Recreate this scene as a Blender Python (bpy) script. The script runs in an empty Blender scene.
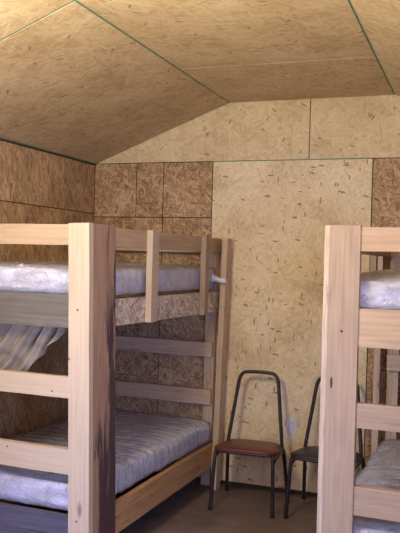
import bpy, bmesh, math, random
from mathutils import Vector, Matrix, noise
random.seed(7)
S = bpy.context.scene
COL = S.collection
R = math.radians

# ------------------------------------------------------------------ colours and materials
def lin(c):
    return tuple((x/12.92 if x <= .04045 else ((x+.055)/1.055)**2.4) for x in (v/255 for v in c)) + (1,)

class NT:
    def __init__(s, name):
        s.m = bpy.data.materials.new(name); s.m.use_nodes = True
        s.t = s.m.node_tree; s.t.nodes.clear()
        s.out = s.n('ShaderNodeOutputMaterial'); s.b = s.n('ShaderNodeBsdfPrincipled')
        s.l(s.b.outputs[0], s.out.inputs[0])
        tc = s.n('ShaderNodeTexCoord'); oi = s.n('ShaderNodeObjectInfo')
        off = s.n('ShaderNodeVectorMath', operation='SCALE')
        off.inputs[0].default_value = (37.3, 21.7, 13.1); s.l(oi.outputs['Random'], off.inputs['Scale'])
        add = s.n('ShaderNodeVectorMath', operation='ADD')
        s.l(tc.outputs['Object'], add.inputs[0]); s.l(off.outputs[0], add.inputs[1])
        s.co = add.outputs[0]; s.obj = tc.outputs['Object']; s.rnd = oi.outputs['Random']
    def n(s, t, **k):
        x = s.t.nodes.new(t)
        for a, v in k.items(): setattr(x, a, v)
        return x
    def l(s, a, b): s.t.links.new(a, b)
    def map(s, co, scale=(1,1,1), rot=(0,0,0), loc=(0,0,0)):
        m = s.n('ShaderNodeMapping'); s.l(co, m.inputs['Vector'])
        m.inputs['Scale'].default_value = scale; m.inputs['Rotation'].default_value = rot
        m.inputs['Location'].default_value = loc
        return m.outputs[0]
    def noise(s, co, scale, detail=4, rough=.55, dist=0):
        x = s.n('ShaderNodeTexNoise'); s.l(co, x.inputs['Vector'])
        x.inputs['Scale'].default_value = scale; x.inputs['Detail'].default_value = detail
        x.inputs['Roughness'].default_value = rough; x.inputs['Distortion'].default_value = dist
        return x.outputs['Fac']
    def vor(s, co, scale=1):
        x = s.n('ShaderNodeTexVoronoi'); s.l(co, x.inputs['Vector']); x.inputs['Scale'].default_value = scale
        return x
    def ramp(s, f, stops, interp='LINEAR'):
        x = s.n('ShaderNodeValToRGB'); s.l(f, x.inputs[0]); cr = x.color_ramp; cr.interpolation = interp
        while len(cr.elements) < len(stops): cr.elements.new(.5)
        for e, (p, c) in zip(cr.elements, stops): e.position = p; e.color = c
        return x.outputs[0]
    def math(s, op, a, b=0.0, c=None):
        x = s.n('ShaderNodeMath', operation=op)
        for i, v in enumerate((a, b) if c is None else (a, b, c)):
            if isinstance(v, (int, float)): x.inputs[i].default_value = v
            else: s.l(v, x.inputs[i])
        return x.outputs[0]
    def mix(s, f, a, b, blend='MIX'):
        x = s.n('ShaderNodeMix', data_type='RGBA', blend_type=blend)
        for sock, v in ((x.inputs[0], f), (x.inputs[6], a), (x.inputs[7], b)):
            if isinstance(v, (int, float)): sock.default_value = v
            elif isinstance(v, tuple): sock.default_value = v
            else: s.l(v, sock)
        return x.outputs[2]
    def bump(s, h, strength, dist=.01):
        x = s.n('ShaderNodeBump'); x.inputs['Strength'].default_value = strength
        x.inputs['Distance'].default_value = dist; s.l(h, x.inputs['Height'])
        s.l(x.outputs[0], s.b.inputs['Normal'])
    def rough(s, v): s.b.inputs['Roughness'].default_value = v
    def col(s, v):
        if isinstance(v, tuple): s.b.inputs['Base Color'].default_value = v
        else: s.l(v, s.b.inputs['Base Color'])

def g(v): return (v, v, v, 1)

def osb(name, dark, mid, light, angles, length=.085, width=.016, fleck=.5, fleckcol=(70,45,28), blotch=.35, strand=1.0):
    """strand board: four overlapping layers of long flakes, the one with the highest priority shows"""
    t = NT(name)
    wob = t.n('ShaderNodeTexNoise'); t.l(t.co, wob.inputs['Vector']); wob.inputs['Scale'].default_value = 9
    wv = t.n('ShaderNodeVectorMath', operation='SCALE'); t.l(wob.outputs['Color'], wv.inputs[0]); wv.inputs['Scale'].default_value = .035
    ad = t.n('ShaderNodeVectorMath', operation='ADD'); t.l(t.co, ad.inputs[0]); t.l(wv.outputs[0], ad.inputs[1])
    co = ad.outputs[0]
    pri = tone = None
    for i, a in enumerate(angles):
        v = t.vor(t.map(t.map(co, rot=(0,0,R(a)), loc=(i*3.1, i*1.7, 0)), scale=(1/length, 1/width, 1)))
        sep = t.n('ShaderNodeSeparateColor'); t.l(v.outputs['Color'], sep.inputs[0])
        p, q = sep.outputs[0], sep.outputs[1]
        if pri is None: pri, tone = p, q
        else:
            gt = t.math('GREATER_THAN', p, pri)
            mx = t.n('ShaderNodeMix'); t.l(gt, mx.inputs[0]); t.l(tone, mx.inputs[2]); t.l(q, mx.inputs[3])
            tone = mx.outputs[0]; pri = t.math('MAXIMUM', p, pri)
    fine = t.noise(t.map(co, scale=(1,1,1)), 60, 3)
    tn = t.math('MULTIPLY_ADD', t.math('SUBTRACT', tone, .5), strand, .5)
    tn = t.math('ADD', tn, t.math('MULTIPLY', t.math('SUBTRACT', fine, .5), .35))
    c = t.ramp(tn, [(0, lin(dark)), (.5, lin(mid)), (1, lin(light))])
    big = t.noise(t.co, 2.6, 3, .6)
    c = t.mix(blotch, c, t.ramp(big, [(.3, lin(dark)), (.5, lin(mid)), (.72, lin(light))]))
    # small dark bark flecks
    for q, da in enumerate((25, -60)):
        v = t.vor(t.map(t.map(co, rot=(0,0,R(angles[0]+da)), loc=(q*2.3, q*5.1, 0)), scale=(17, 62, 1)))
        sep = t.n('ShaderNodeSeparateColor'); t.l(v.outputs['Color'], sep.inputs[0])
        f = t.math('MULTIPLY', t.math('GREATER_THAN', sep.outputs[0], 1-.045*fleck), t.math('LESS_THAN', v.outputs['Distance'], t.math('MULTIPLY_ADD', sep.outputs[1], .4, .1)))
        c = t.mix(t.math('MULTIPLY', f, .62), c, lin(fleckcol))
    sp = t.noise(co, 38, 2, .7)
    c = t.mix(t.ramp(sp, [(.60, g(0)), (.72, g(.35*min(1, fleck)))]), c, lin(dark))
    t.col(c); t.rough(.62); t.b.inputs['Specular IOR Level'].default_value = .25
    t.bump(tn, .25, .004)
    return t.m

def wood(name, light, dark, streak=(0,0,0), amount=0.0, rough=.6, grain=1.0, knots=.5, edge_stain=False):
    """sawn lumber, grain along local X"""
    t = NT(name)
    co = t.map(t.co, scale=(1.2, 14, 14))
    n1 = t.noise(co, 2.2*grain, 5, .6, .6)
    ring = t.n('ShaderNodeTexWave', wave_type='BANDS', bands_direction='Y'); t.l(t.map(t.co, scale=(.5, 9, 9)), ring.inputs['Vector'])
    ring.inputs['Scale'].default_value = 1.3*grain; ring.inputs['Distortion'].default_value = 5; ring.inputs['Detail'].default_value = 3
    f = t.math('ADD', t.math('MULTIPLY', n1, .9), t.math('MULTIPLY', ring.outputs['Fac'], .1))
    c = t.ramp(f, [(.22, lin(dark)), (.62, lin(light))])
    low = t.noise(t.map(t.co, scale=(1.5, 6, 6)), 1.6, 2)
    c = t.mix(t.math('MULTIPLY', low, .35), c, lin(dark))
    v = t.vor(t.map(t.co, scale=(3.2, 9, 9)))
    sep = t.n('ShaderNodeSeparateColor'); t.l(v.outputs['Color'], sep.inputs[0])
    k = t.math('MULTIPLY', t.math('GREATER_THAN', sep.outputs[0], 1-.2*knots), t.ramp(v.outputs['Distance'], [(.06, g(1)), (.16, g(0))]))
    c = t.mix(t.math('MULTIPLY', k, .6), c, lin((95, 62, 42)))
    if amount:
        s = t.noise(t.map(t.co, scale=(1.1, 11, 11)), 1.7, 6, .7, .8)
        if edge_stain:      # the stain soaks one long edge and the foot of the board
            sx = t.n('ShaderNodeSeparateXYZ'); t.l(t.obj, sx.inputs[0])
            s = t.math('ADD', s, t.math('MULTIPLY', sx.outputs[1], 1.1))
            s = t.math('ADD', s, t.math('MULTIPLY', sx.outputs[0], -.20))
        c = t.mix(t.ramp(s, [(.62-amount*.4, g(0)), (.74-amount*.4, g(.9))]), c, lin(streak))
    t.col(c); t.rough(rough); t.b.inputs['Specular IOR Level'].default_value = .3
    t.bump(f, .3, .003)
    return t.m

M = {}
M['osb_light'] = osb('pale strand board', (178,150,106), (236,218,176), (252,244,216), (70, 20, 115, -35), .07, .013, 1.7, (96,72,48), .45, .5)
M['osb_gable'] = osb('gable strand board', (180,156,114), (220,200,156), (236,222,184), (5, 40, -30, 85), .10, .017, 1.0, (104,82,56), .35, .55)
M['osb_brown'] = osb('brown strand board', (112,84,58), (178,144,106), (222,196,154), (80, 40, 125, 5), .07, .011, .9, (72,50,34), .3, .9)
M['osb_wall'] = osb('brown upright strand board', (112,84,56), (174,140,100), (220,190,144), (86, 70, 104, 52), .08, .011, .8, (74,52,34), .3, .8)
M['osb_ceiling'] = osb('ceiling strand board', (152,124,88), (192,168,130), (214,196,160), (10, 50, -35, 85), .11, .018, 0.9, (100,76,54), .35, .6)
M['osb_rail'] = osb('strand board strip', (144,124,100), (204,186,160), (234,220,198), (10, 50, 95, 140), .06, .012, .6, (80,60,45), .2, 1.2)
M['pine'] = wood('fresh pine', (198,179,149), (180,158,128))
M['pine2'] = wood('yellow pine', (190,164,130), (166,140,106))
M['pine_rough'] = wood('rough sawn pine', (176,154,126), (150,128,104), (136,108,92), .1, .75, 1.2)
M['pine_tan'] = wood('tan pine plank', (200,160,112), (160,118,76), (100,70,48), .12, .7)
M['pine_grey'] = wood('grey weathered plank', (116,111,98), (90,86,76), (96,88,84), .1, .8)
M['pine_stain'] = wood('dark stained post board', (172,142,112), (136,106,86), (58,42,46), .40, .8, 1.3, .5, True)
M['pine_shadow'] = wood('shaded blue grey plank', (96,92,104), (70,66,78), (48,46,58), .2, .7)  # shade at the lower bunk's end, put into the board's dark blue colour
M['seam'] = NT('teal edge seal').m
def flat(name, c, rough=.6, metal=0, spec=.5):
    t = NT(name); t.col(lin(c)); t.rough(rough); t.b.inputs['Metallic'].default_value = metal
    t.b.inputs['Specular IOR Level'].default_value = spec
    return t.m
def mottled(name, a, b, scale, rough=.6, spec=.4, bump=.2, metal=0):
    t = NT(name); n1 = t.noise(t.co, scale, 5, .65); t.col(t.ramp(n1, [(.3, lin(a)), (.7, lin(b))])); t.rough(rough)
    t.b.inputs['Metallic'].default_value = metal; t.b.inputs['Specular IOR Level'].default_value = spec; t.bump(n1, bump, .004)
    return t.m
M['pine_far'] = wood('pale rough pine', (214,190,160), (184,158,130), (120,96,80), .1, .75, 1.2)
M['wane'] = wood('bark stripped edge', (206,190,166), (166,146,122), (120,96,84), .15, .7, 1.5)
M['pine_shade'] = wood('old grey brown stud', (138,120,112), (104,88,84), (70,58,58), .2, .75)
M['seam'] = mottled('teal edge seal', (70,112,98), (104,146,126), 14)
M['seam_dark'] = mottled('dark joint', (52,40,30), (76,58,42), 20)
M['floor'] = mottled('worn plywood floor', (92,80,76), (134,116,108), 3.5, .5, .4, .1)
M['steel'] = mottled('dark brown enamelled steel', (32,25,30), (48,38,42), 18, .4, .5, .05)
M['vinyl_red'] = mottled('worn red vinyl', (92,38,36), (118,58,48), 12, .38, .5, .1)
M['vinyl_black'] = mottled('black vinyl', (34,28,34), (52,44,50), 14, .42, .5, .1)
M['white_plastic'] = flat('white plastic', (222,222,226), .35)
M['slot'] = flat('dark slot', (30,28,28), .7)
M['nail'] = flat('dull nail steel', (92,84,78), .5, .6)
M['knot'] = mottled('knot', (70,46,32), (104,72,50), 60, .7)
M['cloth'] = mottled('grey beige blanket', (112,106,102), (156,142,120), 5, .85, .2, .2)
M['lamp_white'] = flat('lamp holder', (220,216,208), .4)

def ticking():
    t = NT('white mattress ticking')
    n1 = t.noise(t.co, 7, 3)
    t.col(t.ramp(n1, [(.3, lin((228,228,236))), (.7, lin((246,248,254)))])); t.rough(.55)
    t.bump(t.noise(t.map(t.co, scale=(3, 22, 22)), 2.5, 3), .5, .008)
    return t.m
M['ticking'] = ticking()
def plastic():
    t = NT('clear plastic wrap')
    t.t.nodes.remove(t.b)
    tr = t.n('ShaderNodeBsdfTransparent'); tr.inputs[0].default_value = (.95,.95,.97,1)
    gl = t.n('ShaderNodeBsdfGlossy'); gl.inputs['Roughness'].default_value = .24; gl.inputs['Color'].default_value = (1,1,1,1)
    df = t.n('ShaderNodeBsdfDiffuse'); df.inputs[0].default_value = (.85,.86,.95,1)
    h = t.noise(t.map(t.co, scale=(1, 2.4, 1.6)), 9, 5, .6, 1.4)
    h2 = t.math('ABSOLUTE', t.math('SUBTRACT', h, .5))
    bp = t.n('ShaderNodeBump'); bp.inputs['Strength'].default_value = .9; bp.inputs['Distance'].default_value = .035
    t.l(t.math('SUBTRACT', 1.0, t.math('POWER', h2, .75)), bp.inputs['Height']); t.l(bp.outputs[0], gl.inputs['Normal']); t.l(bp.outputs[0], df.inputs['Normal'])
    lw = t.n('ShaderNodeLayerWeight'); lw.inputs['Blend'].default_value = .35; t.l(bp.outputs[0], lw.inputs['Normal'])
    m1 = t.n('ShaderNodeMixShader'); m1.inputs[0].default_value = .3
    t.l(gl.outputs[0], m1.inputs[1]); t.l(df.outputs[0], m1.inputs[2])
    f = t.math('MULTIPLY_ADD', lw.outputs['Fresnel'], .6, .2)
    cr = t.ramp(h2, [(.0, g(1)), (.022, g(0))])          # white glints along the creases, painted into the film's colour
    cr = t.math('MULTIPLY', cr, t.ramp(t.noise(t.co, 5, 2), [(.45, g(0)), (.6, g(1))]))
    t.l(t.math('MULTIPLY_ADD', cr, .55, .3), m1.inputs[0])
    f = t.math('MINIMUM', t.math('MULTIPLY_ADD', cr, .75, f), 1.0)
    m2 = t.n('ShaderNodeMixShader'); t.l(f, m2.inputs[0]); t.l(tr.outputs[0], m2.inputs[1]); t.l(m1.outputs[0], m2.inputs[2])
    t.l(m2.outputs[0], t.out.inputs[0])
    return t.m
M['wrap'] = plastic()

# ------------------------------------------------------------------ object helpers
def link(name, me, mat, parent=None, mx=None):
    o = bpy.data.objects.new(name, me); COL.objects.link(o)
    for m in (mat if isinstance(mat, (list, tuple)) else [mat]): me.materials.append(m)
    if parent: o.parent = parent
    if mx is not None: o.matrix_local = mx
    return o
def from_bm(name, bm, mat, parent=None, mx=None, smooth=False):
    bmesh.ops.recalc_face_normals(bm, faces=bm.faces)
    me = bpy.data.meshes.new(name); bm.to_mesh(me); bm.free()
    if smooth:
        for p in me.polygons: p.use_smooth = True
    return link(name, me, mat, parent, mx)
def empty(name, label, cat, loc, rz=0, group=None):
    o = bpy.data.objects.new(name, None); COL.objects.link(o); o.empty_display_size = .1
    o.location = loc; o.rotation_euler = (0,0,rz); o['label'] = label; o['category'] = cat
    if group: o['group'] = group
    return o
def tag(o, label, cat, group=None):
    o['label'] = label; o['category'] = cat
    if group: o['group'] = group
    return o
def struct(o): o['kind'] = 'structure'; return o

def box_bm(sx, sy, sz, bev=.003, seg=2):
    bm = bmesh.new(); bmesh.ops.create_cube(bm, size=1, matrix=Matrix.Diagonal((sx, sy, sz, 1)))
    if bev: bmesh.ops.bevel(bm, geom=bm.edges[:], offset=bev, segments=seg, affect='EDGES', profile=.5)
    return bm
def frame_mx(p0, p1, wdir):
    """X along p0->p1, Y near wdir, Z the rest, origin at the middle"""
    p0, p1 = Vector(p0), Vector(p1); x = (p1-p0).normalized(); w = Vector(wdir)
    y = (w - x*w.dot(x)).normalized(); z = x.cross(y)
    m = Matrix((x, y, z)).transposed().to_4x4(); m.translation = (p0+p1)/2
    return m, (p1-p0).length
def board(name, p0, p1, w, t, wdir, mat, parent, bev=.004, bow=0.0):
    """a sawn board: slightly uneven long edges so it is not a machined box"""
    mx, L = frame_mx(p0, p1, wdir)
    bm = bmesh.new(); n = max(2, int(L/.12)); r = random.Random(hash((round(p0[0],3), round(p0[1],3), round(p0[2],3))) & 0xffff)
    rings = []
    for i in range(n+1):
        x = -L/2 + L*i/n; j = lambda: (r.random()-.5)*.0022
        b = bow*math.sin(math.pi*i/n)
        rings.append([bm.verts.new((x, sy*w/2+j(), sz*t/2+j()*.5+b)) for sy, sz in ((-1,-1),(1,-1),(1,1),(-1,1))])
    for a, b in zip(rings, rings[1:]):
        for k in range(4): bm.faces.new((a[k], a[(k+1)%4], b[(k+1)%4], b[k]))
    bm.faces.new(rings[0]); bm.faces.new(rings[-1][::-1])
    edges = [e for e in bm.edges if len(e.link_faces) == 2 and e.calc_face_angle(0) > .8]
    bmesh.ops.bevel(bm, geom=edges, offset=bev, segments=2, affect='EDGES', profile=.5)
    return from_bm(name, bm, mat, parent, mx)

def tube_bm(pts, r, bm=None, seg=12, sub=8, closed=False, smooth=True):
    bm = bm or bmesh.new(); P = [Vector(p) for p in pts]
    if smooth and len(P) > 2:
        Q = []; n = len(P)
        rng = range(n if closed else n-1)
        for i in rng:
            p0 = P[(i-1) % n] if closed or i > 0 else P[0]*2-P[1]
            p1, p2 = P[i], P[(i+1) % n]
            p3 = P[(i+2) % n] if closed or i < n-2 else P[-1]*2-P[-2]
            for k in range(sub):
                t = k/sub
                Q.append(.5*((2*p1)+(p2-p0)*t+(2*p0-5*p1+4*p2-p3)*t*t+(3*p1-p0-3*p2+p3)*t**3))
        if not closed: Q.append(P[-1])
        P = Q
    n = len(P); up = None; rings = []
    for i in range(n):
        a = P[i-1] if (i or closed) else P[i]; b = P[(i+1) % n] if (i < n-1 or closed) else P[i]
        d = (b-a).normalized()
        if up is None:
            up = d.orthogonal().normalized()
        up = (up - d*up.dot(d)).normalized(); s = d.cross(up)
        rings.append([bm.verts.new(P[i]+r*(math.cos(2*math.pi*k/seg)*up+math.sin(2*math.pi*k/seg)*s)) for k in range(seg)])
    for i in range(n if closed else n-1):
        a, b = rings[i], rings[(i+1) % n]
        for k in range(seg): bm.faces.new((a[k], a[(k+1)%seg], b[(k+1)%seg], b[k]))
    if not closed: bm.faces.new(rings[0][::-1]); bm.faces.new(rings[-1])
    return bm

def rounded_box_bm(sx, sy, sz, nx, ny, nz, r, disp):
    """soft box with origin at the centre of its base; disp(p, n) gives an offset along the normal"""
    bm = bmesh.new(); cache = {}
    def vert(i, j, k):
        key = (i, j, k)
        if key not in cache:
            p = Vector(((i/nx-.5)*sx, (j/ny-.5)*sy, (k/nz-.5)*sz))
            q = Vector((max(-sx/2+r, min(sx/2-r, p.x)), max(-sy/2+r, min(sy/2-r, p.y)), max(-sz/2+r*.8, min(sz/2-r*.8, p.z))))
            d = p-q
            if d.length < 1e-6: nrm = Vector((0,0,1)); pp = p
            else: nrm = d.normalized(); pp = q + nrm*min(r, max(abs(d.x), abs(d.y), abs(d.z)))
            pp = pp + nrm*disp(pp, nrm)
            cache[key] = bm.verts.new(pp + Vector((0,0,sz/2)))
        return cache[key]
    for i in range(nx):
        for j in range(ny):
            for k in (0, nz): bm.faces.new([vert(*q) for q in ((i,j,k),(i+1,j,k),(i+1,j+1,k),(i,j+1,k))])
    for i in range(nx):
        for k in range(nz):
            for j in (0, ny): bm.faces.new([vert(*q) for q in ((i,j,k),(i+1,j,k),(i+1,j,k+1),(i,j,k+1))])
    for j in range(ny):
        for k in range(nz):
            for i in (0, nx): bm.faces.new([vert(*q) for q in ((i,j,k),(i,j+1,k),(i,j+1,k+1),(i,j,k+1))])
    return bm

# ------------------------------------------------------------------ the room
XL, XR, YB = -.99, 2.47, -6.4
XA, XB, ZC, ZE = .136, 1.346, 2.878, 2.44
GAP = .0035
def panel(parent, name, o, u, v, poly, mat, th=.011, gap=GAP):
    """flat board polygon in the plane o + a*u + b*v (face towards u x v), shrunk to leave a joint"""
    u, v = Vector(u).normalized(), Vector(v).normalized(); w = u.cross(v)
    c = Vector((sum(p[0] for p in poly)/len(poly), sum(p[1] for p in poly)/len(poly)))
    sh = []
    n = len(poly)
    for i in range(n):
        p, a, b = Vector(poly[i]), Vector(poly[i-1]), Vector(poly[(i+1) % n])
        e1, e2 = (p-a).normalized(), (b-p).normalized()
        n1, n2 = Vector((-e1.y, e1.x)), Vector((-e2.y, e2.x))
        bis = (n1+n2).normalized(); sh.append(p + bis*(gap/max(.3, bis.dot(n1))) - c)
    bm = bmesh.new()
    lo = [bm.verts.new((p.x, p.y, 0)) for p in sh]; hi = [bm.verts.new((p.x, p.y, th)) for p in sh]
    bm.faces.new(lo[::-1]); bm.faces.new(hi)
    for i in range(n): bm.faces.new((lo[i], lo[(i+1)%n], hi[(i+1)%n], hi[i]))
    mx = Matrix((u, v, w)).transposed().to_4x4(); mx.translation = Vector(o)+u*c.x+v*c.y
    return from_bm(name, bm, mat, parent, mx)
def slab(name, o, u, v, poly, mat, th=.03, parent=None):
    u, v = Vector(u).normalized(), Vector(v).normalized(); w = u.cross(v)
    bm = bmesh.new()
    lo = [bm.verts.new(Vector(o)+u*p[0]+v*p[1]-w*th) for p in poly]; hi = [bm.verts.new(Vector(o)+u*p[0]+v*p[1]) for p in poly]
    n = len(poly); bm.faces.new(lo[::-1]); bm.faces.new(hi)
    for i in range(n): bm.faces.new((lo[i], lo[(i+1)%n], hi[(i+1)%n], hi[i]))
    return from_bm(name, bm, mat, parent)
T = .011
# back wall: backing sits behind the boards, board faces at Y = 0 (normal -Y: u = +X, v = +Z)
def rect(x0, y0, x1, y1): return [(x0,y0),(x1,y0),(x1,y1),(x0,y1)]
wb = struct(slab('wall_back', (0, T, 0), (1,0,0), (0,0,1), [(XL-.1,-.02),(XR+.1,-.02),(XR+.1,ZE),(XB,ZC+.03),(XA,ZC+.03),(XL-.1,ZE)], M['seam_dark'], .05))
B = lambda poly, mat, nm='board_panel': panel(wb, nm, (0, T, 0), (1,0,0), (0,0,1), poly, mat)
B(rect(.014, .03, 1.207, ZE), M['osb_light'])
B(rect(XL, .03, -.39, 2.014), M['osb_brown']); B(rect(-.39, .03, .014, 2.014), M['osb_brown'])
B(rect(XL, 2.014, -.62, ZE), M['osb_brown']); B(rect(-.62, 2.014, -.39, ZE), M['osb_brown']); B(rect(-.39, 2.014, .014, ZE), M['osb_brown'])
B(rect(1.207, .03, XR, ZE), M['osb_brown'])
B([(XL, ZE), (.75, ZE), (.75, ZC+.01), (XA, ZC+.01)], M['osb_gable']); B([(.75, ZE), (XR, ZE), (XB, ZC+.01), (.75, ZC+.01)], M['osb_gable'])
seam = struct(from_bm('trim_1', box_bm(1.19, .004, .006, 0), M['seam'], None, Matrix.Translation((.61, -.0005, ZE))))
# left wall (normal +X: u = -Y... (0,-1,0) x (0,0,1) = (-1,0,0) so use u = +Y)
DY0, DY1, DZ = -4.5, -3.5, 2.03      # open doorway in the left wall, out of the picture
wl = struct(slab('wall_left', (XL-T, 0, 0), (0,1,0), (0,0,1), rect(DY1, -.02, .06, ZE), M['seam_dark'], .05))
for q in (rect(YB-.05, -.02, DY0, ZE), rect(DY0, DZ, DY1, ZE)): slab('wall_backing', (XL-T, 0, 0), (0,1,0), (0,0,1), q, M['seam_dark'], .05, wl)
WL = lambda poly: panel(wl, 'board_panel', (XL-T, 0, 0), (0,1,0), (0,0,1), poly, M['osb_wall'])
WL(rect(-2.2, 0, 0, 2.04)); WL(rect(DY1, 0, -2.2, 2.04))
WL(rect(-1.16, 2.04, 0, ZE-.012)); WL(rect(DY1, 2.04, -1.16, ZE-.012))
WL(rect(DY0, DZ, DY1, ZE-.012)); WL(rect(YB, 0, DY0, ZE-.012))
# right wall
wr = struct(slab('wall_right', (XR+T, 0, 0), (0,-1,0), (0,0,1), rect(-.06, -.02, 3.6, ZE), M['seam_dark'], .05))
for q in (rect(5.7, -.02, -YB+.05, ZE), rect(3.6, -.02, 5.7, .9), rect(3.6, 2.1, 5.7, ZE)):
    slab('wall_backing', (XR+T, 0, 0), (0,-1,0), (0,0,1), q, M['seam_dark'], .05, wr)
WA, WB_, WZ0, WZ1 = 3.6, 5.7, .9, 2.1
for q in (rect(0, 0, 2.4, ZE), rect(2.4, 0, WA, ZE), rect(WB_, 0, -YB, ZE), rect(WA, 0, WB_, WZ0), rect(WA, WZ1, WB_, ZE)):
    panel(wr, 'board_panel', (XR+T, 0, 0), (0,-1,0), (0,0,1), q, M['osb_wall'])
wn = struct(from_bm('added_window_1', box_bm(.05, .05, WZ1-WZ0, .003), M['pine2'], None, Matrix.Translation((XR+.035, -(WA+WB_)/2, (WZ0+WZ1)/2))))  # unseen window, added to brighten the left wall and the aisle faces
for yy in (-WA-.02, -WB_+.02): from_bm('added_window_frame', box_bm(.07, .04, WZ1-WZ0, .003), M['pine2'], wn, Matrix.Translation((0, yy+(WA+WB_)/2, 0)))
for zz in (-.5, .5): from_bm('added_window_frame', box_bm(.07, WB_-WA, .04, .003), M['pine2'], wn, Matrix.Translation((0, 0, zz*(WZ1-WZ0-.04))))
# wall behind the camera
wf = struct(slab('wall_front', (0, YB, 0), (-1,0,0), (0,0,1), [(-XR-.05, 0), (-XL+.05, 0), (-XL+.05, ZE), (-XA, ZC+.03), (-XB, ZC+.03), (-XR-.05, ZE)], M['osb_brown'], .06))
# floor
fl = struct(slab('floor', (0, 0, 0), (1,0,0), (0,1,0), rect(XL-.06, YB-.06, XR+.06, .06), M['floor'], .05))
# ceiling: flat middle with a slope each side
sl = Vector((XA-XL, 0, ZC-ZE)); SL = sl.length
ce = struct(slab('ceiling', (0, 0, ZC+.003), (1,0,0), (0,-1,0), rect(XA, -.06, XB, -YB+.06), M['seam'], .04))
slab('ceiling_slope', (XL, 0, ZE+.003), sl, (0,-1,0), rect(-.08, -.06, SL+.012, -YB+.06), M['seam'], .04, ce)
slr = Vector((XR-XB, 0, ZE-ZC)); SR = slr.length
slab('ceiling_slope', (XB, 0, ZC+.003), slr, (0,-1,0), rect(-.012, -.06, SR+.08, -YB+.06), M['seam'], .04, ce)
cuts = [0, 1.03, 3.47, -YB]
for a, b in zip(cuts, cuts[1:]):
    panel(ce, 'ceiling_panel', (0, 0, ZC+.003), (1,0,0), (0,-1,0), rect(XA, a, XB, b), M['osb_ceiling'], .003, .0075)
cuts = [0, 2.33, 4.77, -YB]
for a, b in zip(cuts, cuts[1:]):
    panel(ce, 'ceiling_panel', (XL, 0, ZE+.003), sl, (0,-1,0), rect(0, a, SL, b), M['osb_ceiling'], .003, .0075)
    panel(ce, 'ceiling_panel', (XB, 0, ZC+.003), slr, (0,-1,0), rect(0, a, SR, b), M['osb_ceiling'], .003, .0075)

# ------------------------------------------------------------------ bunk beds
def knot(parent, p, n, r=.006, mat='nail', name='nail'):
    bm = bmesh.new(); bmesh.ops.create_cone(bm, cap_ends=True, segments=14, radius1=r, radius2=r*.7, depth=.003)
    mx = Vector(n).to_track_quat('Z', 'Y').to_matrix().to_4x4(); mx.translation = Vector(p)
    return from_bm(name, bm, M[mat], parent, mx)

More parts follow.
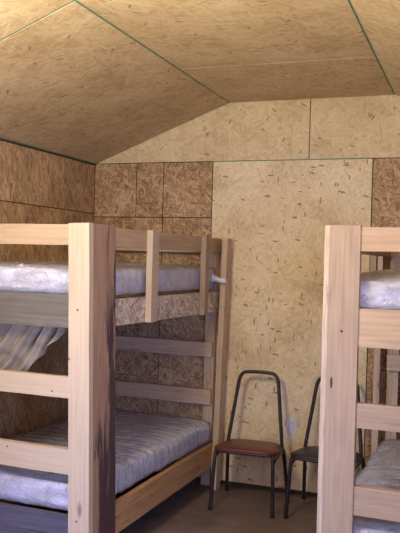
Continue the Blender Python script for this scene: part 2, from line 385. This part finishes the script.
def make_bunk(root, s, W, L, pw, lean, mats, flare=0):
    """local frame: x = s*distance from the aisle side towards the wall, y towards the back wall"""
    H = 1.862
    def b(name, p0, p1, w, t, wd, mat, **k):
        f = lambda p: (s*p[0], p[1], p[2])
        return board(name, f(p0), f(p1), w, t, (s*wd[0], wd[1], wd[2]), mat, root, **k)
    X, Y, Z = (1,0,0), (0,1,0), (0,0,1)
    # near corner post, aisle side: front board facing the door and a deeper side board
    fp = b('post', (pw/2-lean, .0, 0), (pw/2, .0, H), pw, .04, X, mats['post'])
    if s > 0:           # this post keeps a waney, bark-stripped left edge
        bpy.data.objects.remove(fp)
        bm = bmesh.new(); n = 26; rings = []
        for i in range(n+1):
            z = H*i/n; wv = .006*noise.noise(Vector((0, 3, z*6))); wd = .02+wv
            rings.append([bm.verts.new(q+(z-H/2,)) for q in ((-.008+wv*.4, .004), (-.006, .02), (pw, .02), (pw, -.02), (wd, -.02))])
        for a, c in zip(rings, rings[1:]):
            for k in range(5):
                f = bm.faces.new((a[k], a[(k+1)%5], c[(k+1)%5], c[k])); f.material_index = 1 if k == 4 else 0
        bm.faces.new(rings[0]); bm.faces.new(rings[-1])
        # grain runs along local X, so lay the post down in its own frame and stand it up again
        bmesh.ops.transform(bm, matrix=Matrix(((0,0,1,0),(1,0,0,0),(0,1,0,0),(0,0,0,1))), verts=bm.verts)
        fp = from_bm('post', bm, [mats['post'], M['wane']], root, Matrix(((0,1,0,0),(0,0,1,0),(1,0,0,H/2),(0,0,0,1))))
        fp['label'] = 'wide rough board with a pale waney left edge'
    sd = b('post', (.02-lean, .142, 0), (.02, .142, H), .24, .042, Y, mats['side'])
    b('post', (W-.05, .0, 0), (W-.05, .0, H), .1, .04, X, M['pine2'])
    b('post', (W-.02, .1, 0), (W-.02, .1, H), .16, .038, Y, M['pine_rough'])
    # near end boards
    x0, x1 = pw-.002, W-.098
    e = []
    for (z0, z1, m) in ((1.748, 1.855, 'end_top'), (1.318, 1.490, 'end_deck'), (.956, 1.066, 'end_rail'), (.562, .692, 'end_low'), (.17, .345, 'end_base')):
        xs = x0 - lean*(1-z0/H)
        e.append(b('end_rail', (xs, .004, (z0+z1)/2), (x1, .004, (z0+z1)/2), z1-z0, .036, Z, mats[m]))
    # side boards on the aisle side
    ys, ye = .262, L
    b('guard_rail', (.019, ys, 1.799), (.019, ye, 1.799), .105, .038, Z, M['pine2'])
    b('side_rail', (.019, ys, 1.388), (.019, ye, 1.384), .148, .036, Z, mats['strip'])
    b('side_rail', (.019-lean*.6, ys, .254), (.019, ye, .254), .168, .038, Z, M['pine_tan'])
    # side boards on the wall side
    b('side_rail', (W-.02, .18, 1.388), (W-.02, L-.1, 1.388), .148, .036, Z, M['pine_tan'])
    b('side_rail', (W-.02, .18, .254), (W-.02, L-.1, .254), .168, .038, Z, M['pine_tan'])
    # short guard pickets outside the rail
    b('picket', (-.019, .70, 1.312), (-.019, .70, 1.857), .088, .038, Y, M['pine'])
    b('picket', (-.017, 1.55, 1.308), (-.017, 1.55, 1.857), .07, .038, Y, M['pine_rough'])
    # far corner posts
    b('post', (-.020, L-.075, 0), (-.060 if s < 0 else -.022, L-.075, 1.855), .09, .042, Y, M['pine_far'])
    b('post', (.075, L-.018, 0), (.075, L-.018, H), .075, .034, X, M['pine_far'])
    b('post', (W-.05, L-.018, 0), (W-.05, L-.018, H), .09, .034, X, M['pine_far'])
    for (z0, z1) in ((1.748, 1.855), (1.318, 1.46), (.97, 1.078), (.615, .725), (.17, .33)):
        b('end_rail', (.04, L-.056, (z0+z1)/2), (W, L-.056, (z0+z1)/2), z1-z0, .037, Z, M['pine_far'])
    # decks under the mattresses
    for z in (1.468, .338):
        o = from_bm('deck', box_bm(W-.16, L-.24, .016, .002), M['pine_tan'], root, Matrix.Translation((s*(W/2+.005), L/2-.02, z)))
    return fp, sd

W, L = 1.03, 1.95
BX, BY = .06, -1.98
lb = empty('bunk_bed', 'pine bunk bed along the brown left wall, its near post dark-stained on one side', 'bunk bed', (BX, BY, 0), -math.atan(.062/1.95), 'timber bunk beds')
mats = dict(post=M['pine'], side=M['pine_stain'], end_top=M['pine2'], end_deck=M['pine_grey'], end_rail=M['pine'], end_low=M['pine'], end_base=M['pine_shadow'], strip=M['osb_rail'])
fpL, sdL = make_bunk(lb, -1, W, L, .121, .053, mats)
fpL['label'] = 'pale planed front board of the near post'; sdL['label'] = 'dark-stained weathered side board of the near post'
rb = empty('bunk_bed', 'rough pine bunk bed at the right edge, seen end-on', 'bunk bed', (1.272, BY, 0), -math.atan(.045/1.95), 'timber bunk beds')
mats = dict(post=M['pine_rough'], side=M['pine_rough'], end_top=M['pine2'], end_deck=M['pine2'], end_rail=M['pine_rough'], end_low=M['pine_rough'], end_base=M['pine_tan'], strip=M['pine_rough'])
fpR, sdR = make_bunk(rb, 1, W+.05, L, .158, 0, mats)
# nail heads and knots on the near posts and rails
for x, z in ((-.055, 1.415), (-.03, .33)): knot(lb, (x, -.021, z), (0,-1,0), .006)
knot(lb, (-.1, -.021, 1.16), (0,-1,0), .007, 'knot', 'knot')
knot(lb, (-.2, -.016, .985), (0,-1,0), .005); knot(lb, (-.47, -.016, .665), (0,-1,0), .005)
k = knot(rb, (.045, -.0215, 1.15), (0,-1,0), .006, 'knot', 'knot'); k.scale = (1, 4.5, 1)
knot(rb, (.085, -.0215, 1.385), (0,-1,0), .006, 'knot', 'knot')

# ------------------------------------------------------------------ mattresses in plastic
def make_mattress(label, loc, rz, wx, ly, h, seed, crown=.01, ridge=.004, cover=True):
    root = empty('mattress', label, 'mattress', loc, rz, 'plastic-wrapped mattresses')
    sd = Vector((seed*7.3, seed*3.1, seed*1.7))
    def d1(p, n):
        e = (1-(2*p.x/wx)**2)*(1-(2*p.y/ly)**2)
        v = crown*max(0, e)*(1 if n.z > .3 else 0)
        v += ridge*math.sin(p.y*2*math.pi/.085 + 3.5*noise.noise(p*3+sd))*(1 if n.z > -.2 else 0)
        return v + .004*noise.noise(p*9+sd)
    def d2(p, n):
        if n.z < -.5: return .0
        a = noise.noise(Vector((p.x*7, p.y*16, p.z*14))+sd)
        c = noise.noise(Vector((p.x*19, p.y*26, p.z*25))+sd*2)
        return d1(p, n) + .008 + .010*max(0, 1-abs(a)*3.2)**2 + .003*c
    from_bm('ticking', rounded_box_bm(wx, ly, h, 36, 90, 8, .045, d1), M['ticking'], root, None, True)
    if cover:
        from_bm('plastic_wrap', rounded_box_bm(wx+.004, ly+.004, h, 60, 150, 12, .05, d2), M['wrap'], root, None, True)
    return root
MW, ML = .955, 1.83
def bedpoint(x, y, z):   # a point of the left bed's frame in the room
    return lb.matrix_basis @ Vector((x, y, z))
p = bedpoint(-.022-MW/2, .035+ML/2, 1.478)
m_ul = make_mattress('plastic-wrapped white mattress on the upper bunk of the left bed', p, lb.rotation_euler.z, MW, ML, .15, 1)
p = bedpoint(-.022-MW/2, .035+ML/2, .349)
m_ll = make_mattress('plastic-wrapped mattress on the lower bunk of the left bed', p, lb.rotation_euler.z, MW, ML, .15, 2, .014, .009)
rp = lambda x, y, z: rb.matrix_basis @ Vector((x, y, z))
m_ur = make_mattress('bulging plastic-wrapped mattress on the upper bunk of the right bed', rp(.03+MW/2, .035+ML/2, 1.478), rb.rotation_euler.z, MW, ML, .14, 3, .06)
m_lr = make_mattress('plastic-wrapped mattress on the lower bunk of the right bed', rp(.04+MW/2, .035+ML/2, .349), rb.rotation_euler.z, MW, ML, .15, 4, .03)
# the twisted tail of wrap poking out by the far post of the left upper bunk
bm = bmesh.new(); rings = []
for i in range(16):
    t = i/15; rr = .009+.03*(1-t)**1.5+.008*max(0, t-.6)*2
    c = Vector((.44+.15*t, ML/2-.07-.01*t, .085-.022*t))
    rings.append([bm.verts.new(c+Vector((0, math.cos(a), math.sin(a)))*rr*(1+.3*math.sin(3*a+t*9))) for a in [2*math.pi*k/14 for k in range(14)]])
for a, b in zip(rings, rings[1:]):
    for k in range(14): bm.faces.new((a[k], a[(k+1)%14], b[(k+1)%14], b[k]))
from_bm('twisted_wrap', bm, M['ticking'], m_ul, None, True)

# ------------------------------------------------------------------ blanket under the left upper bunk
def blanket():
    bm = bmesh.new(); nu, nv = 200, 60; gv = []
    for i in range(nu+1):
        u = i/nu; x = -.15-.80*u             # local bed frame, from near post outwards
        # lower hem: rises towards the post
        drop = min(.33, .03+1.0*(u*.8)**1.1)
        row = []
        for j in range(nv+1):
            v = j/nv; z = 1.34 - drop*v
            ph = x*62 - z*46 + 2*noise.noise(Vector((x*4, z*4, 9)))
            fold = .026*(1-2*abs(math.sin(ph*.5))**.8)+.007*math.sin(ph*2.1+1.3+2*noise.noise(Vector((x*5, z*5, 0))))
            fold += .016*noise.noise(Vector((x*11, z*13, 3)))
            y = .075 + fold*(.25+.75*min(1, v*2.2)) + .02*math.sin(v*3)
            row.append(bm.verts.new((x + .03*v*noise.noise(Vector((x*7, 1, z*7))), y, z)))
        gv.append(row)
    for i in range(nu):
        for j in range(nv): bm.faces.new((gv[i][j], gv[i+1][j], gv[i+1][j+1], gv[i][j+1]))
    o = from_bm('blanket', bm, M['cloth'], None, lb.matrix_basis.copy(), True)
    md = o.modifiers.new('thickness', 'SOLIDIFY'); md.thickness = .006; md.offset = 0
    tag(o, 'crumpled grey-beige blanket hanging below the left upper bunk', 'blanket')
blanket()

# ------------------------------------------------------------------ chairs
def make_chair(label, loc, rz, seatmat, seatlabel):
    """tubular stacking chair, front towards -Y, origin on the floor"""
    root = empty('metal_chair', label, 'chair', loc, rz, 'metal chairs by the back wall')
    r = .013
    def rc(pts, rad=r, sub=8): return tube_bm(pts, rad, None, 12, sub)
    # back hoop: from the seat rails up and over
    bm = rc([(-.200, .125, .36), (-.192, .135, .44), (-.170, .165, .62), (-.150, .192, .785), (-.140, .201, .845), (-.118, .207, .878), (-.085, .209, .889), (0, .21, .892),
             (.085, .209, .889), (.118, .207, .878), (.140, .201, .845), (.150, .192, .785), (.170, .165, .62), (.192, .135, .44), (.200, .125, .36)])
    from_bm('back_frame', bm, M['steel'], root, None, True)
    # seat ring
    bm = tube_bm([(-.19,-.175,.395), (-.15,-.195,.395), (.15,-.195,.395), (.19,-.175,.395), (.205,-.12,.392), (.198,.12,.378), (.16,.15,.376), (-.16,.15,.376), (-.198,.12,.378), (-.205,-.12,.392)], .0105, None, 10, 6, True)
    from_bm('seat_frame', bm, M['steel'], root, None, True)
    for s in (-1, 1):
        bm = rc([(s*.192, -.10, .392), (s*.198, -.165, .390), (s*.201, -.185, .362), (s*.208, -.205, .20), (s*.214, -.222, .008)])
        lg = from_bm('leg', bm, M['steel'], root, None, True)
        bm = bmesh.new(); bmesh.ops.create_cone(bm, cap_ends=True, segments=16, radius1=.015, radius2=.014, depth=.022)
        from_bm('foot_cap', bm, M['slot'], lg, Matrix.Translation((s*.2145, -.2225, .011)))
        bm = rc([(s*.196, .10, .372), (s*.203, .150, .355), (s*.212, .185, .24), (s*.226, .232, .008)])
        lg = from_bm('leg', bm, M['steel'], root, None, True)
        bm = bmesh.new(); bmesh.ops.create_cone(bm, cap_ends=True, segments=16, radius1=.015, radius2=.014, depth=.022)
        from_bm('foot_cap', bm, M['slot'], lg, Matrix.Translation((s*.2262, .2325, .011)))
        bm = rc([(s*.204, -.195, .335), (s*.206, -.10, .352), (s*.205, .05, .356), (s*.204, .155, .345)], .007)
        from_bm('stretcher', bm, M['steel'], root, None, True)
    # padded seat: rounded trapezoid with a domed top and a rolled front
    bm = bmesh.new(); nr, na = 10, 56; rings = []
    def outline(a):
        c, s_ = math.cos(a), math.sin(a); n_ = 5
        k = (abs(c)**n_+abs(s_)**n_)**(-1/n_)
        x, y = k*c, k*s_
        return x*(.212-.022*y), y*.192-.012
    prof = [(0,.436),(.35,.436),(.65,.434),(.85,.430),(.94,.426),(.985,.420),(1,.412),(.985,.404),(.94,.401),(.6,.400)]
    for q, z in prof:
        ring = []
        for k in range(na):
            x, y = outline(2*math.pi*k/na)
            ring.append(bm.verts.new((x*q, y*q-.012*(1-q), z - .045*(y*q) -.012)) ) if q else None
        rings.append(ring)
    top = bm.verts.new((0, -.012, .424)); 
    for a, b in zip(rings[1:], rings[2:]):
        for k in range(na): bm.faces.new((a[k], a[(k+1)%na], b[(k+1)%na], b[k]))
    for k in range(na): bm.faces.new((top, rings[1][k], rings[1][(k+1)%na]))
    bm.faces.new(rings[-1])
    st = from_bm('seat', bm, seatmat, root, None, True); st['label'] = seatlabel
    return root
make_chair('tubular metal chair with a worn red vinyl seat, against the pale board wall', (.470, -.345, 0), R(2.5), M['vinyl_red'], 'worn red vinyl seat pad')
make_chair('tubular metal chair with a dark seat, half hidden behind the right bed post', (1.008, -.322, 0), R(-4), M['vinyl_black'], 'dark seat pad')

# ------------------------------------------------------------------ wall outlet
ol = empty('wall_outlet', 'white electrical outlet low on the back wall between the chairs', 'outlet', (.678, 0, .435))
from_bm('cover_plate', box_bm(.082, .007, .122, .003, 3), M['white_plastic'], ol, Matrix.Translation((0, -.0035, .061)))
for dz in (-.024, .024):
    rcp = from_bm('receptacle', box_bm(.034, .004, .029, .006, 3), M['white_plastic'], ol, Matrix.Translation((0, -.008, .061+dz)))
    for dx in (-.006, .006): from_bm('slot', box_bm(.0025, .001, .009, 0), M['slot'], rcp, Matrix.Translation((dx, -.0022, .002)))

# ------------------------------------------------------------------ light
lampd = bpy.data.lights.new('ceiling_bulb_light', 'POINT'); lampd.energy = 70; lampd.color = (1, .94, .80); lampd.shadow_soft_size = .24
lo = bpy.data.objects.new('ceiling_bulb_light', lampd); COL.objects.link(lo); lo.location = (.3, -3.45, 2.47)
w = bpy.data.worlds.new('sky'); S.world = w; w.use_nodes = True
nt = w.node_tree; bg = nt.nodes['Background']
tc = nt.nodes.new('ShaderNodeTexCoord'); sp = nt.nodes.new('ShaderNodeSeparateXYZ'); nt.links.new(tc.outputs['Generated'], sp.inputs[0])
mp = nt.nodes.new('ShaderNodeMapRange'); nt.links.new(sp.outputs[2], mp.inputs[0]); mp.inputs[1].default_value = -.42; mp.inputs[2].default_value = -.12
mi = nt.nodes.new('ShaderNodeMix'); mi.data_type = 'RGBA'; nt.links.new(mp.outputs[0], mi.inputs[0])
mi.inputs[6].default_value = (1.0, .88, .64, 1)      # sunlit ground outside
mi.inputs[7].default_value = (.31, .44, 1.0, 1)      # open sky
nt.links.new(mi.outputs[2], bg.inputs[0]); bg.inputs[1].default_value = 13
def portal(name, loc, rot, sx, sy):
    d = bpy.data.lights.new(name, 'AREA'); d.shape = 'RECTANGLE'; d.size = sx; d.size_y = sy; d.cycles.is_portal = True
    o = bpy.data.objects.new(name, d); COL.objects.link(o); o.location = loc; o.rotation_euler = rot
portal('doorway_daylight', (XL-.08, (DY0+DY1)/2, DZ/2), (0, R(-90), 0), DZ, DY1-DY0)
portal('added_window_daylight', (XR+.08, -4.65, 1.5), (0, R(90), 0), 1.2, 2.1)  # daylight through the added opening in the right wall

# ------------------------------------------------------------------ camera
cam = bpy.data.cameras.new('camera'); co = bpy.data.objects.new('camera', cam); COL.objects.link(co)
yaw, pi_, ro = R(20.2009295), R(-.4456997), R(1.57805177)
F = Vector((-math.sin(yaw)*math.cos(pi_), math.cos(yaw)*math.cos(pi_), math.sin(pi_)))
Rt = Vector((math.cos(yaw), math.sin(yaw), 0)); U = Rt.cross(F)
Rc = Rt*math.cos(ro)+U*math.sin(ro); Uc = U*math.cos(ro)-Rt*math.sin(ro)
mx = Matrix((Rc, Uc, -F)).transposed().to_4x4(); mx.translation = Vector((1.93116, -5.43385, 1.68571))
co.matrix_world = mx
cam.sensor_fit = 'HORIZONTAL'; cam.sensor_width = 36; cam.lens = 758.74*36/400; cam.clip_start = .05
S.camera = co
S.view_settings.view_transform = 'Standard'; S.view_settings.look = 'None'; S.view_settings.gamma = 1; S.view_settings.exposure = 0.58
S.view_settings.use_curve_mapping = False
try:
    S.cycles.use_denoising = True; S.cycles.max_bounces = 10; S.cycles.diffuse_bounces = 6; S.cycles.transparent_max_bounces = 12
    S.cycles.sample_clamp_indirect = 4
except Exception: pass
